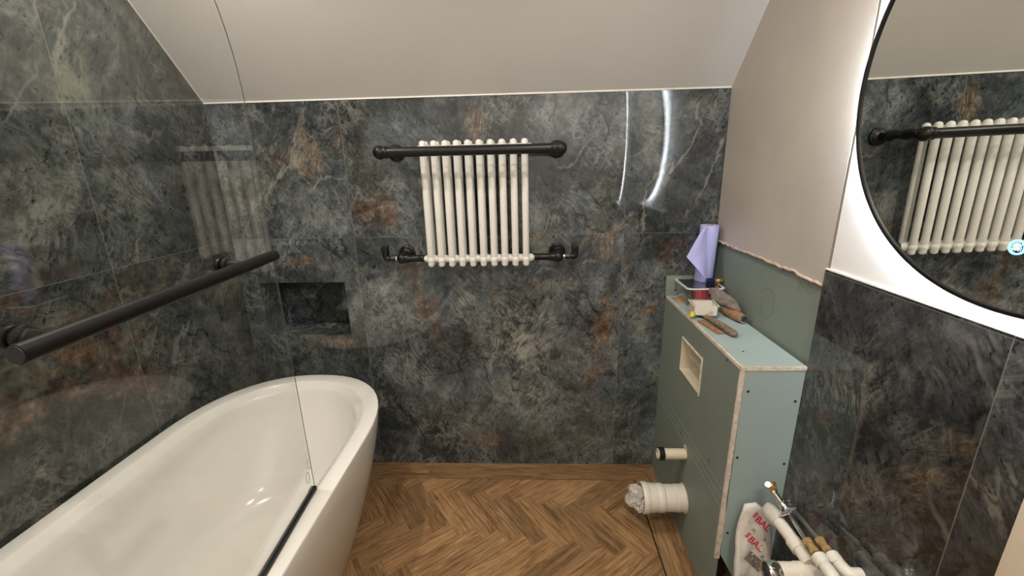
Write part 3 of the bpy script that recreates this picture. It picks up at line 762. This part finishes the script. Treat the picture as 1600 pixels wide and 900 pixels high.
# lavender paper roll, standing in the tub, sheet peeling away
t_ = thing('paper_roll', 'lavender blue paper roll standing upright against the wall corner', 'paper roll', (.845, -.10, zt+.01))
tl = Vector((.02, 0, 1)).normalized(); ro = Vector((.850, -.066, zt+.0852))
b = MB(); b.lathe([(0,.018),(0,.036),(.002,.037),(.240,.037),(.242,.0362),(.242,.018),(.232,.018)], ro, tl, 40, cap=False); b.build('rolled_paper', M['paper'], t_)
b = MB(); b.lathe([(.0,.0165),(.0,.0185),(.2425,.0185),(.2425,.0165),(.0,.0165)], ro, tl, 28, cap=False); b.build('card_core', M['card'], t_)
b = MB()         # peeled sheet: from the seam line down the front of the roll, out to the left and forward
nu, nv = 14, 18; grid = []
for j in range(nv+1):
    v = j/nv; row = []
    for i in range(nu+1):
        u = i/nu
        base = ro + tl*(.240 - .205*v) + Vector((-.022-.012*v, -.0325-.070*v, 0))
        wid = .012 + .080*(v/.5)**.8 if v < .5 else .092 - .155*(v-.5)
        dx = -wid*u; dy = -.012*math.sin(u*PI*.8) - .050*u*v
        dz = -.02*u*v + (.0 if v < .52 else -.0)
        lift = -.055*(1-u)*max(0, v-.5)*2*0
        row.append(base + Vector((dx, dy + .004*math.sin(6*v+3*u), dz + .06*u*max(0, v-.52))))
    grid.append(row)
for side in (0, 1):
    vs = [[b.bm.verts.new(p + Vector((0, -.0008*side, 0))) for p in row] for row in grid]
    for j in range(nv):
        for i in range(nu): b.bm.faces.new((vs[j][i], vs[j][i+1], vs[j+1][i+1], vs[j+1][i]))
b.build('loose_sheet', M['paper'], t_, 80)
# small blue and gold connector lying on the tub rim
t_ = thing('hose_connector', 'small dark blue and gold connector lying on the tub lid', 'connector', (.865, -.14, zt+.105))
o_ = Vector((.843,-.123,zt+.0975)); ax_ = Vector((1,.10,0))
MB().lathe([(0,.008),(.002,.0115),(.010,.0120),(.022,.0120),(.030,.0105)], o_, ax_, 18).build('blue_grip', M['navy'], t_)
MB().lathe([(.030,.0075),(.032,.0095),(.040,.0095),(.042,.0075),(.046,.0105),(.054,.0105),(.057,.008),(.064,.009),(.070,.007)], o_, ax_, 18).build('gold_end', M['gold'], t_)
# white open box
t_ = thing('socket_box', 'small white open plastic box on the boxing top beside the tools', 'plastic box', (.772, -.29, zt+.012))
rz = Matrix.Rotation(math.radians(-6), 4, 'Z'); bx_c = Vector((.770,-.288,zt+.014))
b = MB(); hx, hy, hh, wl = .043, .036, .040, .0022
b.box((-hx,-hy,0), (hx,hy,wl)); b.box((-hx,hy-wl,0), (hx,hy,hh)); b.box((-hx,-hy,0), (-hx+wl,hy,hh)); b.box((hx-wl,-hy,0), (hx,hy,hh))
b.box((-hx,-hy,0), (hx*.15,-hy+wl,hh)); b.box((hx*.62,-hy,0), (hx,-hy+wl,hh)); b.box((hx*.15,-hy,.020), (hx*.62,-hy+wl,hh))
b.box((-hx-.006,-hy-.006,hh-.002), (-hx+wl,hy+.006,hh)); b.box((hx-wl,-hy-.004,hh-.002), (hx+.006,hy+.006,hh)); b.box((-hx,hy-wl,hh-.002), (hx,hy+.006,hh))
b.bm.transform(Matrix.Translation(bx_c) @ rz); b.build('box_shell', M['pvc'], t_)
b = MB(); b.tube([(bx_c.x-.055,-.325,zt+.012), (bx_c.x-.052,-.322,zt+.030)], .010, 14); tag(b.build('yellow_cap', M['yellow']), 'small yellow cap tucked beside the white plastic box', 'cap')
# scraper with worn handle, blade under the white box
t_ = thing('scraper', 'scraper with long worn brown handle lying nearest the boxing edge', 'scraper', (.775, -.40, zt))
b = MB(); pts = [(.766,-.345,zt+.015), (.772,-.38,zt+.015), (.780,-.43,zt+.0145), (.788,-.48,zt+.014), (.793,-.508,zt+.0135), (.795,-.518,zt+.013)]
b.tube(pts, .013, 16, rad=[.009,.0115,.0135,.0135,.0125,.006]); b.jitter(.0012, 70); b.build('handle', M['handle'], t_)
b = MB(); b.prism([(.735,-.245,zt+.0115), (.795,-.250,zt+.0115), (.774,-.352,zt+.0125), (.760,-.352,zt+.0125)], (0,0,.0016)); b.build('blade', M['steel'], t_)
b = MB(); b.lathe([(0,.0105),(.008,.0108),(.012,.0098)], (.7655,-.338,zt+.015), (.17,-1,0), 18); b.build('ferrule', M['brass'], t_)
b = MB(); b.box((-.012,-.065,0), (.012,.065,.007), .001); b.bm.transform(Matrix.Translation((.749,-.415,zt+.0005)) @ Matrix.Rotation(math.radians(10),4,'Z')); b.jitter(.0008,50)
tag(b.build('wood_shim', M['rusty']), 'thin rusty brown strip lying under the scraper handle', 'wood strip')
b = MB(); b.box((-.020,-.036,0), (.020,.036,.004), .001); b.box((.002,-.010,.004), (.020,.030,.012), .003); b.bm.transform(Matrix.Translation((.768,-.060,zt+.0005)) @ Matrix.Rotation(math.radians(8),4,'Z'))
o = b.build('card_scrap', M['tan']); o.location = (-.018,-.028,0); tag(o, 'brown scrap of board at the wall end of the boxing edge', 'scrap')
# grey cloth draped round a rusty tube
t_ = thing('rolled_cloth', 'crumpled grey brown cloth slumped in front of the clear tub', 'cloth', (.875, -.18, zt))
b = MB()
path = [(.832,-.190,zt+.074), (.842,-.206,zt+.072), (.852,-.232,zt+.062), (.862,-.268,zt+.050), (.872,-.310,zt+.044), (.877,-.340,zt+.040)]
rad = [.008, .020, .026, .026, .023, .012]
rings = []
for k in range(31):
    f = k/30*(len(path)-1); i = min(int(f), len(path)-2); q = f-i
    p = Vector(path[i]).lerp(Vector(path[i+1]), q); r = rad[i]*(1-q)+rad[i+1]*q
    ring = []
    for a in range(28):
        an = 2*PI*a/28; rr_ = r*(1+.16*math.sin(3*an+k*.25)+.30*mnoise.noise(Vector((math.cos(an)*1.5,math.sin(an)*1.5,k*.22))))
        ring.append(p + Vector((rr_*math.cos(an), 0, max(-(p.z-zt-.001), rr_*.95*math.sin(an)))))
    rings.append(ring)
b.rings(rings); b.build('cloth_body', M['cloth'], t_, 60)
b = MB(); b.tube([(.833,-.215,zt+.058), (.834,-.232,zt+.050), (.835,-.243,zt+.026), (.836,-.246,zt+.004)], .012, 14, rad=[.008,.0125,.012,.008]); b.jitter(.0012,60); b.build('cloth_fold', M['cloth'], t_, 60)
t_ = thing('rusty_tube', 'stubby rust brown tube with open bright end poking from the cloth', 'tube', (.885, -.33, zt))
o_ = Vector((.860,-.275,zt+.022)); ax_ = Vector((.22,-1,-.02)).normalized()
b = MB(); b.lathe([(0,.012),(.006,.0175),(.030,.0185),(.070,.0195),(.092,.0185),(.100,.0165),(.108,.0150)], o_, ax_, 24); b.jitter(.0010,70); b.build('tube_body', M['rusty'], t_)
b = MB(); b.lathe([(.1082,.0114),(.1090,.0114)], o_, ax_, 20); b.build('tube_mouth_shade', M['dark'], t_)  # dark disc painted as the shade inside the tube's mouth
b = MB(); b.lathe([(.108,.0115),(.108,.0155),(.113,.0155),(.113,.0115),(.106,.0110)], o_, ax_, 24, cap=False); b.build('bright_end', M['chrome'], t_)

# ------------------------------------------------------------------ adhesive sack leaning on the end of the boxing
t_ = thing('adhesive_sack', 'small white sack with red lettering leaning on the boxing end', 'sack', (.83, -.85, 0))
front = [(.772,-.752,.455), (.806,-.752,.462), (.848,-.764,.430), (.852,-.790,.330), (.850,-.860,.02), (.745,-.850,.02), (.738,-.810,.240), (.750,-.768,.370)]
ctr = sum((Vector(p) for p in front), Vector())/len(front)
nrm = Vector((-.15,-1,.55)).normalized()
b = MB(); rings = []
for s, off in ((1.0,-.004), (1.0,.0), (.95,.007), (.78,.011), (.45,.013), (.12,.013)):
    rings.append([ctr + (Vector(p)-ctr)*s + nrm*off for p in front])
b.rings(rings); 
bmesh.ops.subdivide_edges(b.bm, edges=list(b.bm.edges), cuts=3, use_grid_fill=True)
for v in b.bm.verts: v.co += nrm*.006*mnoise.noise(v.co*28) + mnoise.noise_vector(v.co*40)*.0022
sack = b.build('sack_body', M['bagw'], t_, 70)
def text_mesh(txt, size, mat, Mx, parent, name='lettering', depth=.0004):
    cu = bpy.data.curves.new('t', 'FONT'); cu.body = txt; cu.size = size; cu.extrude = depth; cu.offset = size*.022
    ob = bpy.data.objects.new('t', cu); COL.objects.link(ob); bpy.context.view_layer.update()
    me = bpy.data.meshes.new_from_object(ob.evaluated_get(bpy.context.evaluated_depsgraph_get()))
    bpy.data.objects.remove(ob); me.transform(Mx); me.materials.clear(); me.materials.append(mat)
    o = bpy.data.objects.new(name, me); COL.objects.link(o); o.parent = parent; o.location = -parent_world(parent); return o
def drape(o_):
    for v in o_.data.vertices:
        w_ = v.co + parent_world(o_.parent) + o_.location
        lift = (v.co + parent_world(o_.parent) + o_.location)
        hit, hp, n_, _ = sack.ray_cast(w_ + nrm*.1, -nrm)
        if hit:
            p_ = hp + nrm*.0007; v.co = p_ - parent_world(o_.parent) - o_.location
    return o_
def frame_on(p, xdir):
    z = nrm; x = (Vector(xdir) - z*Vector(xdir).dot(z)).normalized(); y = z.cross(x)
    mm = Matrix((x, y, z)).transposed().to_4x4(); mm.translation = Vector(p); return mm
TXT = [((.798,-.77,.412), .030, 'BAL', 'bagred'), ((.777,-.78,.345), .030, 'BAL', 'bagred')]
SACK_TXT = TXT
bpy.context.view_layer.update()
def on_sack(p):
    # drop a point along -normal onto the sack
    o = Vector(p) + nrm*.2; loc = Vector(sack.parent.location)
    hit, hp, n_, _ = sack.ray_cast(o, -nrm)
    return (hp + nrm*.0018) if hit else Vector(p) + nrm*.02
xd = (1, 0, -1.0)
for p, size, s, mk in TXT:
    drape(text_mesh(s, size, M[mk], frame_on(on_sack(p), xd), t_, depth=0))
    q = Vector(p) + (frame_on(p, xd).to_3x3() @ Vector((-.006, .004, 0)))
    fm = frame_on(on_sack(q), xd)
    b = MB()
    for k in range(3): b.poly([(-.007, .001+.0065*k, 0), (.003, .001+.0065*k, 0), (.003, .0055+.0065*k, 0), (-.007, .0055+.0065*k, 0)])
    b.bm.transform(fm); drape(b.build('red_bars', M['bagred'], t_))
for p, wd, ht in (((.788,-.785,.385),.012,.008), ((.822,-.785,.352),.012,.008), ((.815,-.80,.300),.012,.008)):
    b = MB(); 
    for k in range(3):
        b.poly([(0, k*.0032, 0), (wd*(.9-.2*(k%2)), k*.0032, 0), (wd*(.9-.2*(k%2)), k*.0032+.0018, 0), (0, k*.0032+.0018, 0)])
    b.bm.transform(frame_on(on_sack(p), xd)); drape(b.build('small_print', M['baggrey'], t_))
b = MB()
for i in range(8):
    for j in range(4): b.poly([(.0075*i,.0085*j,0), (.0075*(i+1),.0085*j,0), (.0075*(i+1),.0085*(j+1),0), (.0075*i,.0085*(j+1),0)])
bmesh.ops.remove_doubles(b.bm, verts=b.bm.verts, dist=1e-5)
b.bm.transform(frame_on(on_sack((.765,-.80,.290)), xd)); drape(b.build('brown_panel', M['cloth'], t_))

# ------------------------------------------------------------------ basin pipework on the tiled wall
def pipe_path(pts, r, n=18, steps=5):
    """polyline with rounded corners"""
    P = [Vector(p) for p in pts]; out = [P[0]]
    for i in range(1, len(P)-1):
        a = (P[i-1]-P[i]); c = (P[i+1]-P[i]); rr = min(r, a.length*.45, c.length*.45)
        p0 = P[i]+a.normalized()*rr; p2 = P[i]+c.normalized()*rr
        for k in range(steps+1):
            t2 = k/steps; out.append(p0*(1-t2)**2 + P[i]*2*t2*(1-t2) + p2*t2*t2)
    return out + [P[-1]]
WX = XR
t_ = thing('waste_pipe', 'white plastic basin waste pipe with chrome collared branch beside the tiles', 'pipe', (.84, -.98, .47))
b = MB(); b.tube([(.817,-.822,.486), (.820,-.86,.486), (.826,-.93,.483), (.828,-.985,.480)], .0175, 20); b.lathe([(0,.0175),(.0,.0200),(.030,.0200),(.030,.0175)], (.8235,-.915,.483), (.05,-1,-.03), 24, cap=False)
b.lathe([(0,.0245),(.12,.0245)], (.745,-.985,.452), (1,0,0), 28, cap=False); b.lathe([(.050,.0246),(.051,.0262),(.118,.0262),(.120,.0246)], (.745,-.985,.452), (1,0,0), 28, cap=False)
b.tube(pipe_path([(.86,-.985,.452), (.880,-.985,.452), (WX-.001,-.985,.452)], .01), .024, 24)
b.build('plastic_pipe', M['pvc'], t_)
b = MB(); b.lathe([(.0,.022),(-.028,.0225),(-.030,.0265),(-.027,.0275),(0,.0275),(.004,.0250)], (.747,-.985,.452), (1,0,0), 32, cap=False); b.build('chrome_collar', M['chrome'], t_)
b = MB(); b.lathe([(0,.0200),(.012,.0235),(.030,.0245),(.046,.0215),(.055,.0185)], (.815,-.800,.486), (.04,-1,.0), 26); b.jitter(.0035, 45); b.build('plastic_wrap', M['film'], t_, 30)
# two supplies: elbow out of the wall, brass fitting, thin bright tube
for k, (dx, dz, y0_, yend, lbl) in enumerate(((-.022, .026, -1.000, -.850, 'left basin supply pipe with chrome valve on its tip'), (.018, .020, -.990, -.800, 'right basin supply pipe with brass nut and clear disc'))):
    xx = .852 + dx; zz = .500 + dz
    t_ = thing('supply_pipe', lbl, 'pipe', (xx, y0_, zz))
    if k == 0: pp = [(WX-.0005,y0_-.070,zz-.085), (xx,y0_-.070,zz-.085), (xx,y0_-.070,zz), (xx,y0_-.012,zz)]
    else: pp = [(WX-.0005,y0_-.060,zz+.004), (xx+.004,y0_-.060,zz+.004), (xx,y0_-.012,zz)]
    b = MB(); b.tube(pipe_path(pp, .022), .0155, 20)
    b.lathe([(0,.0175),(.016,.0185),(.026,.0185),(.028,.0160)], (xx,y0_-.030,zz), (0,1,0), 20, cap=False); b.build('plastic_elbow', M['pvc'], t_)
    b = MB(); b.lathe([(0,.0075),(.014,.0075)], (xx,y0_-.004,zz), (0,1,0), 16); b.build('copper_stub', M['copper'], t_)
    b = MB(); b.lathe([(0,.0115),(.012,.0115)], (xx,y0_+.006,zz), (0,1,0), 6); b.lathe([(.012,.0095),(.026,.0095)], (xx,y0_+.006,zz), (0,1,0), 18); b.lathe([(.026,.0125),(.040,.0125),(.043,.0085)], (xx,y0_+.006,zz), (0,1,0), 6); b.build('brass_fitting', M['brass'], t_)
    tipx = (.016 if k == 0 else .008); tipz = (-.012 if k == 0 else -.022)
    b = MB(); b.tube([(xx,y0_+.045,zz), (xx+tipx,yend,zz+tipz)], .0062, 16); b.build('thin_tube', M['chrome'] if k == 0 else M['steel'], t_)
    T = Vector((xx+tipx,yend,zz+tipz)); D_ = Vector((-.45,.62,.64)).normalized() if k == 0 else (T-Vector((xx,y0_+.045,zz))).normalized()
    if k == 0:
        b = MB(); b.lathe([(0,.008),(.004,.012),(.006,.030),(.008,.031),(.012,.020),(.020,.0125),(.034,.011),(.036,.0085),(.060,.0085),(.062,.011),(.070,.011)], T, D_, 28)
        b.ball(T+D_*.080, .0125, 16); b.lathe([(0,.0085),(.020,.0085),(.020,.006)], T+D_*.080, (-.55,-.35,.7), 16); b.build('chrome_valve', M['chrome'], t_)
        b = MB(); b.lathe([(.005,.010),(.005,.0135),(.016,.0135),(.016,.0095),(.005,.010)], T+D_*.082, (.7,-.55,.45), 22, cap=False); b.build('brass_ring', M['gold'], t_)
    else:
        b = MB(); b.lathe([(0,.027),(.0015,.028),(.003,.027)], T-D_*.006, (D_+Vector((.0,0,.3))).normalized(), 30); b.build('clear_disc', M['tubp'], t_)

# cream panel at the right edge, nearer than the pipes
t_ = thing('cream_panel', 'plain cream panel at the lower right beside the tiled wall', 'panel', (.87, -1.55, 0))
MB().box((XR-.007,-1.288,0), (XR-.0002,-1.90,1.10), .001).build('panel_board', M['cream'], t_)
